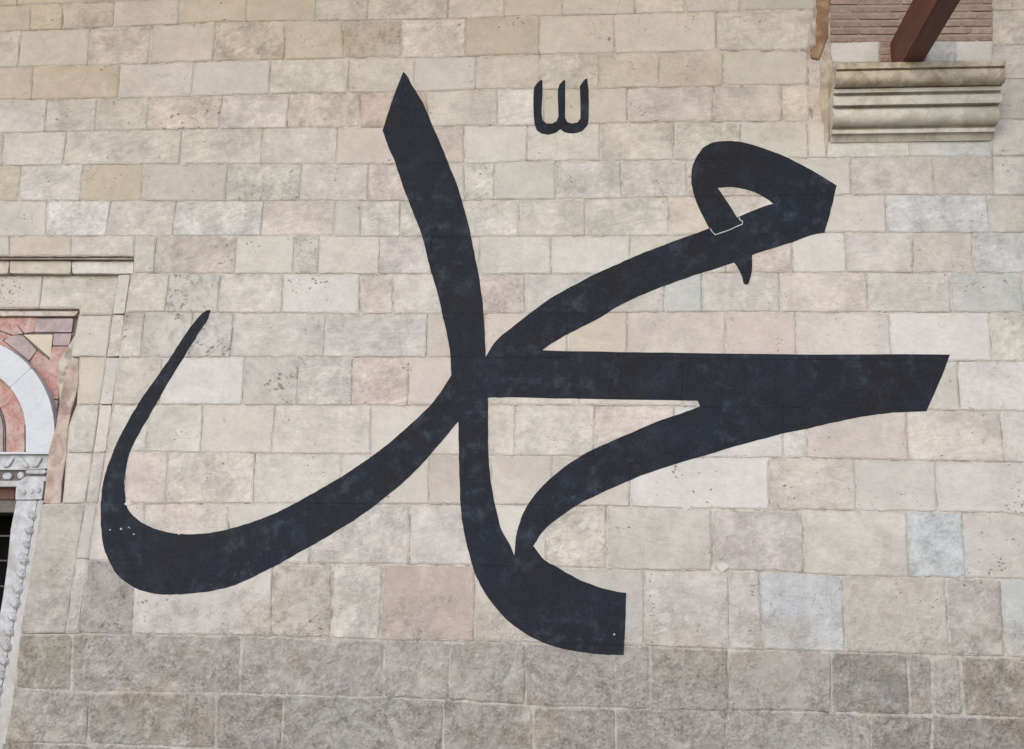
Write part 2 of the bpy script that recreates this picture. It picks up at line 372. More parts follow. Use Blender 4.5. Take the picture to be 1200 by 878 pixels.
# a course: left end, then stones as (right joint x at top, x at bottom, colour, pitting)
ML, MR = -110, 1310
CRS = {
 0: [(-60,-60,'t',.2),(20,20,'t',.2),(98,98,'T',.2),(176,176,'t',.2),(250,250,'t',.2),(330,330,'t',.3),(415,415,'t',.2),(500,500,'t',.2),(590,590,'a',.2),(672,672,'t',.2),(760,760,'t',.2),(850,850,'t',.2),(958,957,'t',.3)],
 1: [(-40,-42,'t',.2),(36,35,'t',.3),(74,73,'T',.2),(134,133,'t',.3),(210,209,'a',.15),(290,289,'t',.3),(371,369,'t',.25),(432,431,'a',.35),(527,525,'a',.2),(592,591,'a',.2),(660,660,'t',.2),(744,744,'a',.3),(803,803,'a',.3),(868,868,'g',.25),(957,955,'g',.5)],
 2: [(-50,-54,'a',.2),(25,21,'a',.1),(105,102.5,'a',.15),(178,174,'a',.15),(254,251,'a',.15),(335,333,'t',.3),(401,403,'t',.3),(472,471,'t',.85),(546,545,'a',.2),(633,632,'t',.35),(721,720.5,'a',.5),(839,839,'a',.45),(955,948,'c',.25)],
 3: [(-50,-55,'a',.2),(39,36.5,'t',.3),(141,138,'T',.3),(227.5,224,'w',.15),(317,315,'w',.15),(410,407.5,'w',.15),(487,485,'c',.15),(558,557,'w',.15),(633,632,'a',.3),(701.5,701.5,'a',.35),(773,773,'t',.4),(847,848,'t',.35),(948,948,'a',.3)],
 4: [(-40,-45,'t',.2),(56,52,'w',.2),(113,111,'c',.25),(174,172,'c',.45),(261,257,'a',.5),(339,336,'w',.15),(423,421.5,'a',.2),(500,502,'Y',.8),(583,583,'c',.5),(637,637,'w',.2),(735,735,'a',.3),(837,837,'c',.35),(916,917,'c',.3),(948,948,'a',.2)],
 5: [(4.5,2.5,'g',.2),(79,73.5,'w',.1),(213,210,'c',.3),(308,306.5,'c',.25),(396,394.5,'c',.2),(480,482,'p',.35),(544,545,'p',.1),(618,617.5,'w',.15),(703,703,'w',.2),(790,790,'c',.3),(868,868,'c',.3),(947,948,'c',.2),(968,969,'w',.1)],
 6: [(-60,-65,'w',.2),(25.5,21,'t',.15),(97.5,93,'w',.1),(168,166,'T',.2),(268,264,'g',.6),(354,351,'w',.7),(432.5,431,'w',.45),(500,502,'p',.15),(544,545,'c',.2),(580,578,'w',.2),(651,651,'n',.35),(728,729,'n',.5),(805,806,'n',.35),(905,905,'p',.2),(996.5,997.5,'w',.1),(1093,1095.5,'n',.3),(1163,1165,'g',.3),(1245,1248,'n',.3),(MR,MR,'n',.2)],
 7: [(-50,-53,'w',.2),(55,53.5,'w',.2),(130,124,'W',.15),(207,202,'p',.1),(309,305,'W',.25),(394,391,'p',.4),(423,423,'n',.6),(469,469,'w',.2),(530,530,'c',.2),(609,608,'w',.1),(686.5,686.5,'w',.2),(784,784,'c',.15),(842,842,'y',.1),(912,912,'p',.2),(1037,1040,'c',.15),(1156,1161,'k',.3),(1240,1244,'c',.35),(MR,MR,'n',.2)],
 9: [(200,193,'c',.3),(259,255,'n',.85),(332,330.5,'n',.05),(422,421,'W',.4),(462,460,'p',.15),(530,530,'w',.1),(615,615,'p',.3),(700,700,'n',.2),(778,778,'n',.2),(822,823,'k',.1),(913,914,'n',.2),(1015.5,1018,'p',.35),(1112,1115,'n',.3),(1198,1201,'k',.35),(MR,MR,'n',.3)],
 10: [(170,165,'c',.5),(226,222,'n',.8),(274,270,'n',.75),(382,380,'n',.25),(501,500,'n',.3),(568,568,'p',.2),(665,665,'p',.2),(735,735,'y',.1),(851,851,'p',.2),(932,933,'p',.4),(1042,1045,'w',.2),(1159,1163,'W',.15),(1240,1244,'c',.2),(MR,MR,'n',.3)],
 11: [(190,186,'c',.15),(287,284,'W',.1),(350,348,'n',.7),(413,411.5,'n',.4),(480,478,'P2',.5),(560,560,'p',.2),(680,680,'c',.2),(800,800,'c',.2),(910,910,'n',.2),(1010,1010,'n',.2),(1122,1125,'n',.15),(1225,1228,'W',.35),(MR,MR,'n',.3)],
 12: [(175,172,'w',.2),(238,235,'w',.35),(323,318,'c',.15),(435,434,'w',.15),(548,548,'w',.2),(604,603,'P3',.15),(697,696,'w',.3),(790,790,'p',.15),(918,918,'W',.1),(945,946,'W',.1),(1062,1065,'P3',.35),(1172,1178,'c',.2),(1260,1264,'n',.3),(MR,MR,'n',.2)],
 13: [(148,146,'p',.2),(198,193.5,'p',.15),(299,297,'c',.15),(400,400,'c',.2),(503,503,'c',.2),(545,546,'g',.2),(576,577,'n',.2),(647,646,'P3',.15),(740,738,'P3',.15),(901,902,'W',.3),(1002,1004,'P3',.35),(1096,1099.5,'n',.25),(1225,1228,'n',.5),(MR,MR,'n',.2)],
 14: [(170,168,'p',.15),(269,268,'p',.2),(363,362,'w',.2),(480,480,'n',.15),(560,560,'n',.1),(640,640,'c',.2),(711,712,'c',.2),(834,834,'s2',.2),(941,944,'s2',.3),(1062,1065,'n',.35),(1127,1133,'b',.15),(1235,1238,'s2',.4),(MR,MR,'n',.2)],
 15: [(158,155,'d',.95),(320,317,'n',.2),(390,388,'g',.85),(450,445,'n',.25),(557,556,'P4',.2),(650,650,'g',.15),(755,755,'s2',.2),(854,854,'n',.3),(890,895,'n',.2),(987,990,'b',.25),(1107,1113,'c2',.35),(1172,1178,'s',.45),(1260,1268,'b',.2),(MR,MR,'n',.2)],
 16: [(85,83,'o',.5),(283,281,'e',1),(450,450,'e',.45),(527,526,'e',.3),(614,616,'e',.35),(762,763,'s',.9),(853,853,'d',1),(974,975,'e',.4),(1063,1067,'D',.95),(1092,1094,'d',.8),(1126,1130,'s',.4),(1222,1226,'o2',.9),(MR,MR,'o2',.8)],
 17: [(105,102,'s',.5),(254,252,'d',.75),(332,330,'d',.9),(519,519,'d',1),(625,625,'e',1),(722,722,'d',.9),(850,850,'d',.9),(1021,1021,'e',.7),(1093,1093,'D',1),(1210,1212,'D',1),(MR,MR,'D',.8)],
 18: [(60,60,'d',.7),(210,210,'d',.8),(380,380,'d',.9),(520,520,'d',.9),(690,690,'d',.9),(840,840,'d',.8),(1000,1000,'d',.8),(1150,1150,'D',.8),(MR,MR,'D',.8)],
}
PAL.update(b2=(188,189,192), P2=(194,181,172), P3=(199,188,179), P4=(180,160,149), s2=(188,182,176), c2=(183,176,166), o2=(150,142,130))
# line of the door surround's outer edge
def L1(y):
    t = [(303,157.5),(328,151.6),(438,136.8),(474,131.5),(550,121),(640,106),(743,90.5),(760,88)]
    if y <= t[0][0]: return t[0][1]
    for a, b in zip(t, t[1:]):
        if a[0] <= y <= b[0]: return a[1] + (b[1]-a[1]) * (y-a[0]) / (b[0]-a[0])
    return 88
def L2(y): return L1(y) - 14.5

wall = thing('ashlar_wall', 'tall pale ashlar limestone wall of uneven coursed blocks, greyer towards its foot', 'wall', P(600, 1100))
wall.location = (0, 0, 0)
for n in sorted(CRS):
    top, bot = BND[n - 1], BND[n]
    if n in (16, 17, 18): xl_t, xl_b = {16: (22, 17), 17: (17, 4), 18: (4, -20)}[n]
    elif n >= 9: xl_t = L1(yat(top, 130)); xl_b = L1(yat(bot, 120))
    else: xl_t = xl_b = ML
    gap = .0045 if n >= 16 else .0028
    for (xt, xb, col, pit) in CRS[n]:
        pix = [(xl_t, yat(top, xl_t)), (xt, yat(top, xt)), (xb, yat(bot, xb)), (xl_b, yat(bot, xl_b))]
        # follow the bend of a course line inside a long stone
        lower_mid = [(x, y) for x, y in bot if xl_b + 12 < x < xb - 12][::-1]
        upper_mid = [(x, y) for x, y in top if xl_t + 12 < x < xt - 12]
        pix = [pix[0]] + upper_mid + [pix[1], pix[2]] + lower_mid + [pix[3]]
        stone(pix, col, pit, wall, gap=gap * random.uniform(.7, 1.3), reg=True, amp=.9 if n >= 16 else .45,
              cham=.006 if n >= 16 else .0035, tilt=.004 if n >= 16 else .0016)
        xl_t, xl_b = xt, xb
# course 8 carries the moulded head of the door surround at its left end
top, bot = BND[7], BND[8]
for x0, x1, col in ((-110,-60,'c'),(-60,11,'c'),(11,84,'Y'),(84,157.5,'p')):
    stone([(x0, yat(top, x0)), (x1, yat(top, x1)), (x1, 300.3), (x0, 300.3)], col, .15, wall, gap=.0012)
    stone([(x0, 305.8), (x1, 305.8), (x1 - 1.5, 321), (x0, 321)], {'c': 'y', 'Y': 'y', 'p': 'W'}[col], .1, wall, depth=.048, gap=.0008)
xl_t = xl_b = 157.5
for (xt, xb, col, pit) in [(184,180,'w',.1),(278,275,'Y2',.25),(345,343,'c',.3),(374,372.5,'n',.9),(445,444,'w',.2),(505,505,'n',.4),(563,563,'n',.2),
                           (645.5,645.5,'w',.25),(738,738,'W',.1),(850,850,'c',.2),(928,929.5,'p',.3),(990.5,992,'W',.4),(1070,1071,'n',.3),
                           (1139,1141,'g',.3),(1225,1228,'k',.3),(MR,MR,'n',.2)]:
    PAL['Y2'] = (196,186,175)
    stone([(xl_t, yat(top, xl_t)), (xt, yat(top, xt)), (xb, yat(bot, xb)), (xl_b, yat(bot, xl_b))], col, pit, wall, reg=True)
    xl_t, xl_b = xt, xb
# two thin fillets stepping back under the head
for (y0, y1, dp) in ((302.4, 303.6, .02),):
    stone([(-110, y0), (157, y0 - .3), (156.6, y1 + .3), (-110, y1)], 'P4', .1, wall, depth=dp, thick=.1, gap=0, cham=.001, tilt=0, amp=.1, step=80, name='moulding')
# rim of the surround down its right side, and the surround's own stones set back behind it
for n in range(9, 16):
    ya = 322 if n == 9 else BND[n-1][0][1] + (1 if n < 13 else 0); yb = BND[n][0][1]
    stone([(L2(ya), ya), (L1(ya), ya), (L1(yb), yb), (L2(yb), yb)], 'w' if n < 13 else 's2', .15, wall, depth=.018, gap=.0006)
FR = [
 ([(-110,323),(50,323),(46,361),(-110,361)], 'c', .55),
 ([(50,323),(141,323),(L2(369),369),(94,369),(93,361),(46,361)], 'c', .4),
 ([(92,370),(L2(370),370),(L2(418),418),(83,418)], 'c', .35),
 ([(93,419),(L2(419),419),(L2(474),474),(90,474),(93,450)], 'y', .15),
 ([(90,475),(L2(475),475),(L2(530),530),(79,530),(81,500)], 'w', .15),
 ([(79,531),(L2(531),531),(L2(590),590),(73,590)], 'c', .15),
 ([(49,591),(L2(591),591),(L2(742),742),(24,742),(36,668)], 's', .3),
]
for m_ in (False, True):
    MIRROR[0] = m_
    for k_, (pix, col, pit) in enumerate(FR):
        if m_ and k_ < 1: continue
        if m_ and k_ == 1: pix = [(-110 if x == 50 or x == 46 else x, y) for x, y in pix]; pix[0] = (10, 323); pix[-1] = (10, 361)
        stone(pix, col, pit, wall, depth=.03 if k_ > 1 else .085, gap=.0006)
MIRROR[0] = False
for n in range(9, 16):
    MIRROR[0] = True
    ya = 322 if n == 9 else BND[n-1][0][1] + 1; yb = BND[n][0][1]
    stone([(L2(ya), ya), (L1(ya), ya), (L1(yb), yb), (L2(yb), yb)], 'w', .15, wall, depth=.018, gap=.0006)
MIRROR[0] = False
stone([(-110,364.2),(92.6,364.2),(88,370.6),(-110,370.6)], (198,178,166), .1, wall, depth=.11, gap=.0005, tilt=0, name='moulding', step=60)
stone([(84,419),(92,420),(92,448),(88,466),(84,478),(79.5,502),(78,535),(72,566),(71,590),(51,590),(57,530),(65,502),(70,470),(76,440)], 'p', .2, wall,
      depth=.033, gap=.0, mat=PLASTER_PINK, name='plaster_patch', step=14, amp=.35)
# right-hand pier beside the bracket
for ya, yb, yc, yd, col in ((-40,-38,12,12,'g'),(12,12,53,52,'g'),(53,52,93,92,'n'),(93,92,139.5,138.5,'n'),(139.5,138.5,183,183,'n')):
    for x0, x1 in ((1163, 1230), (1230, MR)):
        stone([(x0, ya), (x1, yb), (x1 , yd), (x0 , yc)], col, .3, wall)
stone([(1163,-104),(MR,-106),(MR,-38),(1163,-40)], 'g', .3, wall)
# pale course under and over the bracket
stone([(969,166),(1066,166),(1067,184),(968,185)], 'W', .1, wall)
stone([(1066,166),(1163,166),(1163,183.5),(1067,184)], 'k', .1, wall)
stone([(973,74),(973,50),(1000,49.5),(1031,48),(1031,74)], 'W', .1, wall)
stone([(1085,74),(1085,48),(1120,47.5),(1120,74)], 'k', .1, wall); stone([(1120,74),(1120,47.5),(1163,47),(1163,74)], 'W', .1, wall)
# arch springing: brown and cream plaster beside the brickwork
stone([(956,-104),(974,-104),(972,0),(970,40),(965,56),(960,70),(949,66.5),(949.5,58),(956.5,52),(957.5,10)], 't', .2, wall, depth=-.012, thick=.05, mat=PLASTER_BROWN,
      name='plaster_edge', gap=0, step=9, amp=.8)
stone([(961,70),(966,56),(973,50),(976,74),(973,110),(971,168),(968,180),(966,150),(961,120),(962,95)], 't', .2, wall, depth=-.006, thick=.05, mat=PLASTER,
      name='plaster_edge', gap=0, step=9, amp=.8)
stone([(948,58),(961,70),(962,95),(961,120),(966,150),(968,178),(960,183),(948,184),(948,145),(952,143),(953,120),(948,100)], 'p', .4, wall)
# lime dabs left on the wall
for px, py, r in ((804,595,5),(847,665,6.5),(683,617,5),(150,590,4)):
    a0 = random.uniform(0, 6); pts = [(px + r*(1+.18*math.sin(3*a+a0)+.1*math.sin(5*a)) * math.cos(a), py + r*.75*(1+.15*math.cos(2*a+a0)) * math.sin(a)) for a in [k*math.pi/9 for k in range(18)]]
    stone(pts, 'W', .1, wall, depth=-.0035, thick=.006, gap=0, cham=.003, amp=.2, step=8, tilt=0, name='lime_dab', mat=simple_stone('lime_dab', (208,205,200), .05, 20, .9, .001) if 'lime_dab' not in bpy.data.materials else bpy.data.materials['lime_dab'])

# core behind the stones (mortar that shows in the joints)
def prism(pix, y0, y1, mat, name, parent=None, kind=None, dp=None):
    bm = bmesh.new(); q = [P(x, y, y0 if dp is None else dp) for x, y in pix]
    a = [bm.verts.new((v.x, y0, v.z)) for v in q]; b = [bm.verts.new((v.x, y1, v.z)) for v in q]
    bm.faces.new(a); bm.faces.new(b[::-1])
    for i in range(len(a)): bm.faces.new((a[i], b[i], b[(i+1) % len(a)], a[(i+1) % len(a)]))
    ob = from_bm(name, bm, mat, parent, kind)
    if parent and tuple(parent.location) != (0, 0, 0): child_space(ob)
    return ob
MY = .0028
prism([(-1300,-380),(2300,-380),(2300,328),(157,328),(157,300.5),(-1300,300.5)], MY, .40, MORTAR, 'mortar_core', wall)
edge = [(L1(y) , y) for y in (320.5, 420, 480, 550, 640, 743)]
prism(edge[:1] + [(2300,320.5),(2300,790)] + [(1700,762),(600,748),(91,743)] + edge[::-1][1:-1], MY + .0002, .40, MORTAR, 'mortar_core', wall)
prism([(24,742.8),(91,743),(600,748),(1700,762),(2300,790),(2300,1330),(-40,1330),(8,878)], .004, .40, MORTAR_GREY, 'mortar_core', wall)
prism([(-260,300.6),(158,300.6),(L1(742),742.8),(24,742.8),(64,590),(56,420),(92,364),(-260,364)], .125, .39, MORTAR, 'mortar_core', wall, dp=0)
for (pa_, dpt) in (((-110,323),(141,323),(133,369),(94,369),(93,362),(-110,362)), .091), (((92,370),(133,370),(126,418),(119,474),(113,530),(106,590),(84,742),(25,742),(49,591),(74,589),(80,500),(90,474),(93,419),(84,418)), .036):
    prism(pa_, dpt, dpt + .08, PLASTER, 'mortar_core', wall)

# the wall runs on to both sides of the picture: its far stones as joined pieces
def zc_(n, x): return P(x, yat(BND[n], x)).z
cols = {k: bmesh.new() for k in 'awcpg'}; rl_ = {k: b.verts.layers.float.new('rim') for k, b in cols.items()}
def edge_x(px, z):
    """wall x of photo column px at height z"""
    a, b = P(px, 0), P(px, 878); return a.x + (b.x - a.x) * (z - a.z) / (b.z - a.z)
def far_stone(x0, x1, z0, z1, seam=None):
    k = random.choice('aawwccppg'); b = cols[k]; dy = random.uniform(-.002, .002); g0 = random.uniform(.001, .003); c0 = .003
    q = [(x0 + g0, z0 + g0), (x1 - g0, z0 + g0), (x1 - g0, z1 - g0), (x0 + g0, z1 - g0)]
    if seam == 'l': q[0] = (edge_x(MR, z0) + g0, z0 + g0); q[3] = (edge_x(MR, z1) + g0, z1 - g0)
    if seam == 'r': q[1] = (edge_x(ML, z0) - g0, z0 + g0); q[2] = (edge_x(ML, z1) - g0, z1 - g0)
    f_ = inset(q, c0)
    A = [b.verts.new((x, dy, z)) for x, z in f_]; B_ = [b.verts.new((x, dy + c0, z)) for x, z in q]; D_ = [b.verts.new((x, .1, z)) for x, z in q]
    b.faces.new(A)
    for i in range(4):
        j = (i + 1) % 4; b.faces.new((A[i], B_[i], B_[j], A[j])); b.faces.new((B_[i], D_[i], D_[j], B_[j]))
XR = P(MR, 400).x + .01; XL = P(ML, 150).x - .01; XD = 2 * XM - P(L1(500), 500).x
zs_ = [zc_(n, 600) for n in range(-1, 19)]; z_lo = zs_[-1]
while z_lo > .3: z_lo -= .33; zs_.append(max(z_lo, 0))
for k in range(1, 6): zs_.insert(0, zs_[0] + .26)
for zt, zb_ in zip(zs_, zs_[1:]):
    x = edge_x(MR, zb_); sm = 'l'
    while x < 9:
        x2 = x + random.uniform(.34, .66); far_stone(x, x2, zb_, zt, sm); x = x2; sm = None
    head = P(0, 321).z; foot = 0
    up = zb_ > head - .03; x = edge_x(ML, zb_) if up else XD - .004; sm = 'r' if up else None
    if zt < 1.36: x = 2 * XM - P(16, 820).x
    if zb_ <= head - .03 and zt > head: zt = head - .01
    while x > -9:
        x2 = x - random.uniform(.34, .66); far_stone(x2, x, zb_, zt, sm); x = x2; sm = None
for k, b in cols.items():
    o_ = from_bm('far_stones', b, STONE, wall, 'stuff'); o_.color = rgb(PAL[k], KST) + (.25,)
bm = bmesh.new(); bx(bm, -9.5, XD - .001, .0045, .4, 0, P(0, 310).z); from_bm('mortar_core', bm, MORTAR, wall)
bm = bmesh.new(); bx(bm, XD - .002, 2 * XM - P(19, 586, .2).x - .03, .127, .5, 0, P(0, 310).z); from_bm('mortar_core', bm, PLASTER, wall)
bm = bmesh.new(); bx(bm, XD - .002, 2 * XM - P(40, 640, .1).x, .0375, .126, 0, P(0, 600).z); from_bm('mortar_core', bm, PLASTER, wall)
# ------------------------------------------------------------------ brick infill
for i in range(-12, 6):
    ya = 8.75 * i - .6
    x = 972.5 + (random.uniform(-28, -4))
    while x < 1162:
        x2 = x + random.uniform(38, 52)
        a, b = max(x, 973), min(x2, 1162.5)
        if b - a > 4 and not (ya > 44 and False):
            sl = -.006 * (a - 973), -.006 * (b - 973)
            stone([(a, ya + sl[0]), (b, ya + sl[1]), (b, ya + 5.9 + sl[1]), (a, ya + 5.9 + sl[0])], 't', .2, wall, depth=-.006, thick=.06, gap=.0002, mat=BRICK, name='brick',
                  amp=.22, step=22, tilt=.004, cham=.002)
        x = x2 + 1.2
for k in range(3):
    ya = 49.5 + k * 8.6
    for a, b in ((1032, 1043), (1069, 1084.5)):
        stone([(a, ya), (b, ya), (b, ya + 5.8), (a, ya + 5.8)], 't', .2, wall, depth=-.003, thick=.06, gap=.0002, mat=BRICK, name='brick', amp=.2, step=12, tilt=.003, cham=.0015)

prism([(972.8,-110),(1162.8,-110),(1162.8,47),(1085,48),(1085,74),(1031,74),(1031,48),(972.8,49)], .0008, .05, BRICKM, 'brick_mortar', wall)
# ------------------------------------------------------------------ moulded stone bracket
br = thing('moulded_bracket', 'long moulded cream stone bracket carrying the red beam, high on the right of the wall', 'bracket', (P(1070,165).x, 0, P(1070,165).z))
PROF = [  # (photo y at the left end, projection), from the top down
 (74.5,.250),(81.2,.250),(81.4,.236),(83.0,.236),(83.2,.226),(84.5,.236),(88.5,.242),(93,.238),(97.5,.222),(101.5,.196),(103.4,.165),(103.8,.155),
 (105.0,.168),(109.2,.166),(109.4,.140),(112.4,.130),(114.0,.148),(123.6,.146),(123.9,.118),(126.6,.098),(127.4,.104),(130.5,.122),(134,.128),(138,.126),(143,.112),(147.5,.090),
 (150.6,.052),(152.2,.048),(152.6,.066),(157.0,.064),(157.2,.044),(160.5,.032),(166,.012),(167,.010)]
def profile_strip(name, rows, xa, xb, seg=26, mat=None):
    bm = bmesh.new(); grid = []
    zs = [(P(975, yy, -e).z, e) for yy, e in rows]
    for s in range(seg + 1):
        x = xa + (xb - xa) * s / seg; r = []
        for z, e in zs:
            wob = noise.noise(Vector((x * 3, z * 9, 3))) * .004 + noise.noise(Vector((x * 14, z * 20, 7))) * .0025
            r.append(bm.verts.new((x, -e + wob, z + wob * .4)))
        r = [bm.verts.new((x, .10, zs[0][0]))] + r + [bm.verts.new((x, .10, zs[-1][0]))]
        grid.append(r)
    for s in range(seg):
        for k in range(len(grid[0]) - 1): bm.faces.new((grid[s][k], grid[s+1][k], grid[s+1][k+1], grid[s][k+1]))
        bm.faces.new((grid[s][-1], grid[s+1][-1], grid[s+1][0], grid[s][0]))
    bm.faces.new(grid[0]); bm.faces.new(grid[-1][::-1])
    ob = child_space(from_bm(name, bm, mat or CORBEL, br))
    for p_ in ob.data.polygons: p_.use_smooth = True
    ob.data.set_sharp_from_angle(angle=R(38))
    return ob
xa = P(972.5, 165, 0).x; xb = P(1163, 120, 0).x
profile_strip('top_slab', PROF[:5], xa, xb, mat=CORBELW); profile_strip('upper_ovolo', PROF[4:12], xa, xb, mat=CORBELW); profile_strip('fillet', PROF[11:15], xa, xb)
profile_strip('band', PROF[14:20], xa, xb); profile_strip('lower_ovolo', PROF[19:28], xa, xb - .012); profile_strip('fillet', PROF[27:31], xa, xb - .02)
profile_strip('foot_cove', PROF[30:], xa, xb - .03)

# ------------------------------------------------------------------ red wooden tie beam
p0 = P(1043, 50); p1 = P(1068, 97)
beam = thing('tie_beam', 'red-brown painted wooden beam running out from the wall above the moulded bracket', 'beam', (p0.x, 0, p1.z))
bm = bmesh.new(); zb = max(p1.z, P(975, 74.5, -.25).z + .003)
bx(bm, p0.x, p1.x + .005, -5.2, .05, zb, p0.z)
bmesh.ops.bevel(bm, geom=[e for e in bm.edges], offset=.006, segments=2, affect='EDGES')
child_space(from_bm('timber', bm, WOOD, beam))

# ------------------------------------------------------------------ door surround and doorway
door = thing('marble_doorway', 'arched doorway at the left edge with red marble spandrel, white arch ring and carved white jamb', 'doorway', (P(-40, 1000).x, 0, 0))
def dst(pix, mat, depth, name, thick=.1, **k):
    if name in ('jamb', 'jamb_fillet', 'capital', 'carved_bead', 'marble_panel') and not MIRROR[0]:
        MIRROR[0] = True; dst(pix, mat, depth, name, thick, **k); MIRROR[0] = False
    a = dict(gap=.0007, cham=.0015, tilt=.0008, amp=.15, step=30); a.update(k)
    return stone(pix, 't', .1, door, depth=depth, thick=thick, mat=mat, name=name, **a)
SP = .135
dst([(-70,372),(14,372),(27,391),(15,393),(2,388),(-20,383),(-70,380)], RED, SP, 'marble_panel')
dst([(14,372.5),(42,373),(40,389.5),(28,390.5)], RED, SP, 'marble_panel')
dst([(42,373),(86,373),(84,389.5),(40,389.5)], GREYV, SP, 'marble_panel')
dst([(27,392),(62,392),(59,420)], CREAMM, SP, 'marble_panel')
dst([(63,391),(84,391),(81,405),(61.5,405)], GREYV, SP, 'marble_panel')
dst([(61,406),(81,406),(72,450),(68,468),(57,468),(57,425)], RED, SP, 'marble_panel')
dst([(57,469),(68,469),(64,500),(57,500)], GREYV, SP, 'marble_panel')
dst([(14,393),(26,392.5),(43,410.5),(34,423),(4,399)], GREYV, SP, 'marble_panel')
dst([(43.5,411),(58,422),(57,466),(35,424)], RED, SP, 'marble_panel')
dst([(-20,384),(2,389),(14,394),(3,399),(34,424),(56,466),(56,500),(30,500),(-20,420)], RED, SP + .006, 'marble_panel')
prism([(-178,364),(93,364),(56,600),(-150,600)], SP + .012, .5, INLAYD, 'backing', door, dp=SP)
def ell(a, b, t, stilt=0): return (-40 + a * math.cos(t), 505 - b * math.sin(t))
def ringseg(a1, b1, a0, b0, t0, t1, mat, depth, name, n=8, **k):
    o = [ell(a1, b1, t0 + (t1 - t0) * i / n) for i in range(n + 1)]; q = [ell(a0, b0, t0 + (t1 - t0) * i / n) for i in range(n + 1)]
    if t0 == 0: o = [(-40 + a1, 530)] + o; q = [(-40 + a0, 530)] + q
    if t1 == math.pi: o = o + [(-40 - a1, 530)]; q = q + [(-40 - a0, 530)]
    dst(o + q[::-1], mat, depth, name, amp=0, step=60, thick=k.get('thick', .12))
T = [0, R(42.6), R(80), R(117), math.pi - 0.74, math.pi][:]
T = [0, R(42.6), R(78), R(102), R(137.4), math.pi]
for t0, t1 in zip(T, T[1:]): ringseg(104, 109.4, 70, 75, t0, t1, WHITE, .075, 'voussoir')
# tympanum: red marble behind the ring with inlaid arcs
TT = [0, R(30), R(62), R(90), R(118), R(150), math.pi]
for t0, t1 in zip(TT, TT[1:]): ringseg(69, 74, 47, 52, t0, t1, RED, .140, 'tympanum_block')
for t0, t1 in zip(TT, TT[1:]): ringseg(46.5, 51.5, 44, 49, t0, t1, INLAYD, .138, 'inlay_arc', n=5)
for t0, t1 in zip(TT, TT[1:]): ringseg(43.5, 48.5, 18, 20, t0, t1, GREYV, .140, 'tympanum_block')
# carved lintel
dst([(-140,529.5),(61.5,529.5),(60,532.5),(-140,532.5)], WHITE, .055, 'lintel', step=60)
dst([(-140,533),(60,533),(58,549),(30,551),(-140,551)], CARVED, .080, 'lintel', step=60)
for x0, s in ((3, 0), (19, 1), (36, 0), (-14, 0), (-30, 1), (-48, 0), (-66, 1)):
    dst([(x0, 535), (x0 + 5, 535), (x0 + 15, 547.5), (x0 + 9, 548.5)] if s else [(x0, 547.5), (x0 + 2, 540), (x0 + 12, 535.5), (x0 + 13, 538), (x0 + 7, 547.5)], CARVED, .068, 'carved_leaf', thick=.02, cham=.004)
dst([(-140,551.5),(57,549.5),(55,562.5),(22,562.5),(22,570.5),(-140,570.5)], INLAYD, .10, 'lintel_hollow', step=60)
for x0, x1, y0, y1 in ((3,14,554,562),(20,28,553,561.5),(-12,-2,554,562),(-28,-18,554,562),(30,55,549.8,556),(-46,-36,554,562)):
    dst([(x0, y0), (x1, y0), (x1 - 1, y1), (x0 - .5, y1)], CARVED, .085, 'stalactite', thick=.02, cham=.005)
dst([(-140,563.5),(18,563.5),(24,563),(30,558),(56,558.5),(54,563),(50,566),(17.5,570.5),(-140,571)], CARVED, .075, 'lintel_sill', step=50)
dst([(18.5,571),(24,564.5),(50,563.5),(51.5,566),(49,585.5),(17.5,586)], CARVED, .06, 'capital')
for x0, y0 in ((24,574),(33,572.5),(41,571.5)): dst([(x0, y0), (x0 + 6, y0 - 1), (x0 + 6, y0 + 6), (x0 + 1, y0 + 7)], CARVED, .052, 'carved_leaf', thick=.02, cham=.006)
# jamb: plain fillet, carved rope, inner face
dst([(19,586.5),(44,586.5),(38,622),(30,665),(22,705),(13,745),(5,790),(-2,830),(-9,880),(-16,930),(-45,930),(-14,800),(3,700),(8.5,660),(12,622)], CARVED, .055, 'jamb', cham=.004)
dst([(44,586.5),(51,586),(41,650),(31.5,712),(22,768),(15,838),(8,880),(2,930),(-16,930),(-9,880),(-2,830),(5,790),(13,745),(22,705),(30,665),(38,622)], JAMBF, .045, 'jamb_fillet', cham=.004)
for i in range(20):
    y = 604 + i * 17; xx = 36 - (y - 604) * .2; r = (5.6 if i > 2 else 4.6) * random.uniform(.85, 1.15)
    pts = [(xx + r * math.cos(a) * 1.15 + (math.sin(a)) * 1.6, y + r * 1.25 * math.sin(a)) for a in [k * math.pi / 5 for k in range(10)]]
    dst(pts, CARVED, .028, 'carved_bead', thick=.04, cham=.016, gap=0, amp=.7, step=6)
# dark opening: wooden head, iron bars, recess
dst([(-140,571.5),(17.5,571.5),(17,585.5),(-140,585.5)], DOORWOOD, .13, 'door_head', step=60)
pa = P(-140, 585, .2); pb = P(19, 585, .2)
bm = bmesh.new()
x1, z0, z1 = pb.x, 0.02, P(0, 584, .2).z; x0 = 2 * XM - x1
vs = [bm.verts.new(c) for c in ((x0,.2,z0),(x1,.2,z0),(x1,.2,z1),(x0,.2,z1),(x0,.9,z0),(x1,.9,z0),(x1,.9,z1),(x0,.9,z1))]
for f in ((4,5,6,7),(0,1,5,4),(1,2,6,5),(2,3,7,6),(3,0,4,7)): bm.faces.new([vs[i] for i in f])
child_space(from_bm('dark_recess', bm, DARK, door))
for yy in (600, 628, 657, 687, 718, 750):
    q = P(0, yy, .16); bm = bmesh.new(); xe = P(19 - (yy - 586) * .13, yy, .16).x; bx(bm, 2 * XM - xe, xe, .155, .17, q.z - .005, q.z + .005)
    child_space(from_bm('iron_bar', bm, IRON, door))
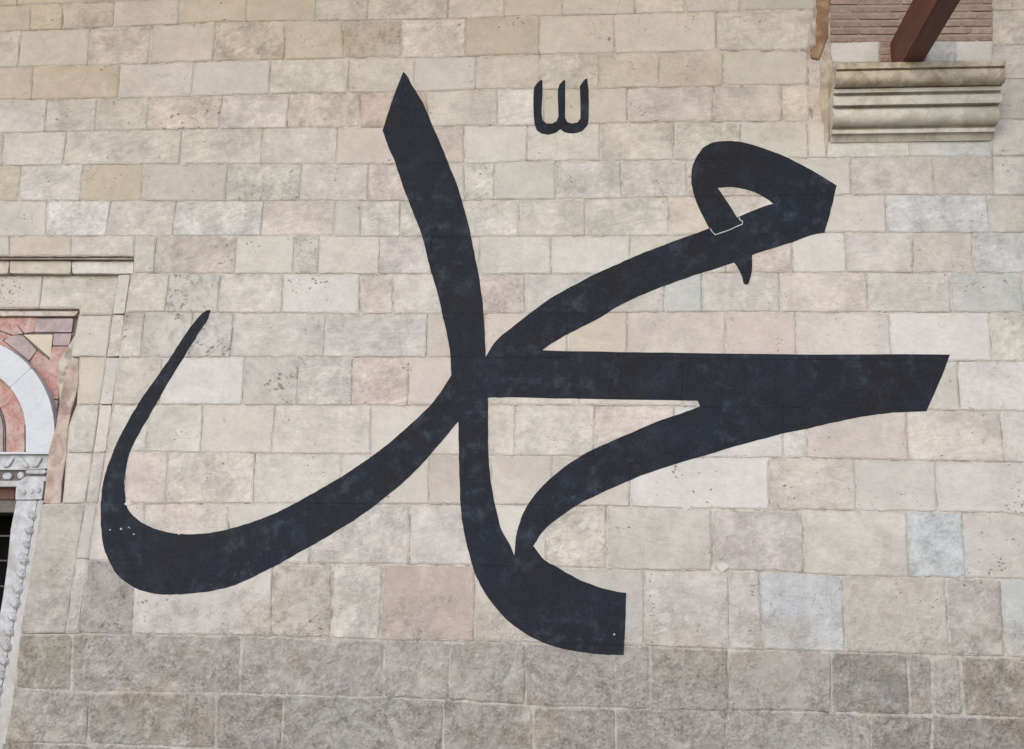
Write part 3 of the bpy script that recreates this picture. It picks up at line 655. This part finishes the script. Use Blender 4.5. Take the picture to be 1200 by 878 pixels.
for xx in (-14, -34, -54):
    q = P(xx, 640, .17); bm = bmesh.new(); bx(bm, q.x - .006, q.x + .006, .172, .186, .1, z1); child_space(from_bm('iron_bar', bm, IRON, door))

# ------------------------------------------------------------------ lettering painted on the wall
MAIN = [(473,84),(475.5,86.5),(484,102),(495.5,120),(508,150),(520.5,179),(528,198),(536.5,220),(544,245),(550.6,270),(555.6,295),(562,328),(565.7,355),(567.7,383),(569,419),
 (575.7,407),(588,393),(600,384),(625,364),(650,346.6),(675,333),(700,320),(725,309),(750,298),(775.5,288),(800.5,279),(831,267.6),
 (819,243.8),(812.3,226),(810,203.6),(814.2,188),(823.5,174),(834.6,167.6),(850.3,165.6),(868,166.7),(883.8,170.5),(901.6,176.3),(924,185.7),(946,197.3),(968.6,210.3),(980.5,218),
 (974,245),(966,273),(950,276),(928.4,284),(900,292.7),(881,299),(881.8,312),(880.4,322),(877,332.5),(874,334),(871.5,332.5),(868,320),(864,312),(860.3,307.6),
 (838,315),(813,323),(775.5,336.5),(750,347),(725,359),(700,374),(675,386.7),(650,400.5),(635.5,411),
 (725,412.5),(800.5,413.7),(900,415.3),(1113,415.5),(1104,440),(1085.5,482),(1060,482.8),(1035,485),(1008,489),(975,495.6),(950,501.4),(925,506.4),(900,512.7),
 (850.6,526.5),(800.5,541.5),(750,558),(725,569),(700,580),(675,593),(650,610.4),(637.6,621),(625,640),
 (637.6,656),(650,663),(675,677.5),(700,687.5),(718,692.5),(734,695),(733,720.6),(731,767.5),(713,767.5),(693,766),(662.6,761),(642.6,755.5),(625,748),(612.5,740.5),(600,732),
 (588,720.6),(575.7,705.6),(565.7,690.6),(558,675.5),(552,658),(544,625.5),(540.6,603),(538.6,565),(537.6,528),(537,494),(525.6,507.7),(513,522.7),(495.5,543),(475,563),(450,584),(425,603),(400,619),
 (375,634),(350,648),(332.6,658),(315,667),(298,675.5),(275.7,685.6),(250.6,692),(225.6,695.6),(200.5,696.8),(180.5,695.8),(163,691),(150,684.3),(138,674),(128,658),(121.6,640.5),(118.3,615.4),(118.2,590),(120,570),(124,553),
 (130.5,535),(140,512.7),(153,488),(165.4,468.5),(175.4,453.5),(186,439),(200.5,418),(213,398.5),(225.6,380.5),(235.6,368.5),(242,363.5),(246.8,363.6),(244.4,373),(233,390.4),(220.6,410.5),(205.5,435),(190.5,460),(180.5,478),(170.4,495),
 (160.4,512.7),(153,528),(148.4,545),(146,560),(146.3,580),(149.6,596),(160.4,608.5),(175.4,617.5),(195.5,623.7),(220.6,626),(245.6,624.5),(270.7,619.3),(300,610.4),(325,600.4),(350,587.5),(375,573.5),(400,559),(425,542.5),(450,524),
 (475,502.7),(500.5,479),(515.5,461),(529,439.5),(527,410.5),(523,388),(518,368),(513,345),(505.5,320),(498,290),(490.5,265),(480.5,240),(472,218),(463,190.5),(455.4,173),(448.4,153),(459,120)]
HOLE1 = [(572,466),(600,466),(700,467.8),(818,470),(820,476.3),(800.5,484),(775.5,492),(750,502.7),(725,513.5),(700,524.5),(688,530.5),(662.6,546.5),(637.6,568),(625,582),(615,598),(607.5,617),(604,635.5),(603,651),
 (600,643),(588,621),(582,600),(576.5,573),(573,540),(572,510)]
EYE_ = [(840.9,220.3),(857,219.4),(868,221),(879.3,223.7),(890.4,228.3),(901.6,235),(906,238.8),(895,242),(879.3,248.2),(863.7,255),(857,243.8),(848,230.4)]
MARK = [(625.9,102.8),(629,98),(633.8,93.8),(635.7,94.3),(635.6,111.8),(634.6,133),(635.8,141),(640.7,145.1),(647,145.1),(652.4,142),(654.3,137),(653.6,106.5),(655.5,99),(660.8,93.8),(662.4,94.8),(662.4,120),(662.4,139),(665,143.3),(670.4,145.1),(676.7,143.6),(679.9,139.6),(680.4,133),(679.4,101),(685.7,92.9),
 (688.2,92.2),(689.7,106.5),(689.7,142),(687.9,147.8),(682,154),(673.6,156.5),(666,156.3),(660.8,154.7),(656.6,151.5),(651.3,155.7),(642.8,158),(634.4,156.6),(629,152.8),(626.4,145.7),(625,122.4)]
def smooth(pts, sub=4, corner=34):
    out = []; n = len(pts); V = [Vector(p) for p in pts]
    def cor(i):
        a = V[i] - V[i-1]; b = V[(i+1) % n] - V[i]
        return a.angle(b, 0) > R(corner)
    for i in range(n):
        p1, p2 = V[i], V[(i+1) % n]
        p0 = V[i-1] if not cor(i) else p1 * 2 - p2
        p3 = V[(i+2) % n] if not cor((i+1) % n) else p2 * 2 - p1
        L12 = (p2 - p1).length; k = max(1, min(sub, int(L12 / 5)))
        m1 = (p2 - p0) * (L12 / max(1e-6, (p1 - p0).length + L12)); m2 = (p3 - p1) * (L12 / max(1e-6, (p3 - p2).length + L12))
        for j in range(k):
            t = j / k; h = (2*t**3 - 3*t*t + 1) * p1 + (t**3 - 2*t*t + t) * m1 + (-2*t**3 + 3*t*t) * p2 + (t**3 - t*t) * m2
            out.append((h.x, h.y))
    return out
def to_wall(pts): return [(P(x, y).x, P(x, y).z) for x, y in pts]
def inside(p, poly):
    c = False; x, y = p; n = len(poly); j = n - 1
    for i in range(n):
        xi, yi = poly[i]; xj, yj = poly[j]
        if (yi > y) != (yj > y) and x < (xj - xi) * (y - yi) / (yj - yi) + xi: c = not c
        j = i
    return c
REGB = [(min(q[0] for q in f), max(q[0] for q in f), min(q[1] for q in f), max(q[1] for q in f), f, dd, ch) for f, dd, ch, o_ in REG]
REGO = [r[3] for r in REG]
PROUD = .0016
def seg_dist(x, z, poly):
    best = 9
    for i in range(len(poly)):
        ax, az = poly[i-1]; bx_, bz = poly[i]; dx, dz = bx_ - ax, bz - az; L2_ = dx*dx + dz*dz or 1e-12
        t = max(0, min(1, ((x-ax)*dx + (z-az)*dz) / L2_)); best = min(best, math.hypot(x - ax - t*dx, z - az - t*dz))
    return best
def face_depth(x, z):
    """depth of the stonework at a wall point: stone face, arris, or joint"""
    y = 1.0
    for a, b, c, d_, f, dd, ch in REGB:
        if a - .02 <= x <= b + .02 and c - .02 <= z <= d_ + .02:
            s_ = 0 if inside((x, z), f) else seg_dist(x, z, f)
            if s_ < 1e-5: return dd
            if s_ < .02: y = min(y, dd + .55 * min(s_, ch))
    return y if y < 1 else .004
def paint_sheet(name, outer, holes, mat):
    """a coat of paint that follows the stone faces and dips into the joints"""
    verts = []; edges = []
    def loop(pts):
        s = len(verts); verts.extend(Vector(p) for p in pts); m = len(pts)
        edges.extend((s + i, s + (i + 1) % m) for i in range(m))
    loop(outer)
    for h in holes: loop(h)
    x0 = min(p[0] for p in outer); x1 = max(p[0] for p in outer); z0 = min(p[1] for p in outer); z1 = max(p[1] for p in outer)
    for (a, b, c, d_, f, dd, ch), o_ in zip(REGB, REGO):
        if b < x0 or a > x1 or d_ < z0 or c > z1: continue
        loop(f); loop(o_)
    v, e, f, ov, oe, of = delaunay_2d_cdt(verts, edges, [], 0, 1e-6)
    keep = []
    for fc in f:
        cx = sum(v[i][0] for i in fc) / 3; cz = sum(v[i][1] for i in fc) / 3
        if inside((cx, cz), outer) and not any(inside((cx, cz), h) for h in holes): keep.append(fc)
    used = sorted({i for fc in keep for i in fc}); idx = {i: k for k, i in enumerate(used)}
    out = [(v[i][0], face_depth(v[i][0], v[i][1]) - PROUD, v[i][1]) for i in used]
    me = bpy.data.meshes.new(name); me.from_pydata(out, [], [[idx[i] for i in fc] for fc in keep]); me.update()
    bm = bmesh.new(); bm.from_mesh(me)
    bnd = [e_ for e_ in bm.edges if e_.is_boundary]                       # turn the rim back onto the stone
    r = bmesh.ops.extrude_edge_only(bm, edges=bnd)
    for q in r['geom']:
        if isinstance(q, bmesh.types.BMVert): q.co.y += PROUD + .0006
    bmesh.ops.recalc_face_normals(bm, faces=bm.faces)
    if sum(fc.normal.y * fc.calc_area() for fc in bm.faces) > 0: bmesh.ops.reverse_faces(bm, faces=bm.faces)
    bm.to_mesh(me); bm.free(); return me
letter = thing('painted_calligraphy', 'huge black Arabic calligraphic word painted across the middle of the stone wall', 'calligraphy', (P(600,440).x, 0, P(600,440).z))
rough_ = lambda pts: [(x + random.uniform(-.32, .32), y + random.uniform(-.32, .32)) for x, y in pts]
me = paint_sheet('strokes', to_wall(rough_(smooth(MAIN))), [to_wall(rough_(smooth(HOLE1))), to_wall(smooth(EYE_))], PAINT)
child_space(link('strokes', me, PAINT, letter))
def strokeline(pts, wpx, y, name, parent, mat):
    bm = bmesh.new(); L_ = []
    for i, p in enumerate(pts):
        a = Vector(pts[max(0, i-1)]); b = Vector(pts[min(len(pts)-1, i+1)]); t = (b - a).normalized(); n_ = Vector((-t.y, t.x)) * wpx * .5 * random.uniform(.6, 1.2)
        q = [P(p[0] + n_.x, p[1] + n_.y, y), P(p[0] - n_.x, p[1] - n_.y, y)]
        L_.append([bm.verts.new(q[0]), bm.verts.new(q[1]), bm.verts.new(q[1] + Vector((0, .002, 0))), bm.verts.new(q[0] + Vector((0, .002, 0)))])
    for a, b in zip(L_, L_[1:]):
        for k in range(4): bm.faces.new((a[k], a[(k+1) % 4], b[(k+1) % 4], b[k]))
    bm.faces.new(L_[0]); bm.faces.new(L_[-1][::-1])
    return child_space(from_bm(name, bm, mat, parent))
strokeline([(832.2,267.8),(834.5,271.5),(838,275.2),(846,272.5),(854.7,269.6),(862,266),(869.8,262.8),(870.5,260),(867,257.4),(866,255)], 1.25, -.004, 'white_outline', letter, WHITEP)
bm = bmesh.new()
for px, py, r in ((129,621,.9),(142,620,1.3),(151,618,.8),(152.5,619.5,.5),(157,626,1.1),(210,626,1.2),(720,743.5,1.1)):
    q = P(px, py, -.0035); s = r * .0052
    bx(bm, q.x - s, q.x + s * random.uniform(.6, 1), -.0042, -.0022, q.z - s * .7, q.z + s * random.uniform(.4, .9))
child_space(from_bm('paint_chips', bm, WHITEP, letter, 'stuff'))
mk = thing('painted_mark', 'small black three-pronged calligraphy mark painted above the large word', 'calligraphy', (P(657,150).x, 0, P(657,150).z))
me = paint_sheet('mark_stroke', to_wall(smooth(MARK, 3)), [], PAINT)
child_space(link('mark_stroke', me, PAINT, mk))

# ------------------------------------------------------------------ floor and portico roof
bm = bmesh.new(); bx(bm, -40, 40, -60, .5, -.3, 0); from_bm('pavement', bm, FLOOR, kind='structure')
bm = bmesh.new(); bx(bm, -14, 14, -5.2, .4, 9.2, 9.5)
roof = from_bm('portico_ceiling', bm, CEIL, kind='structure')
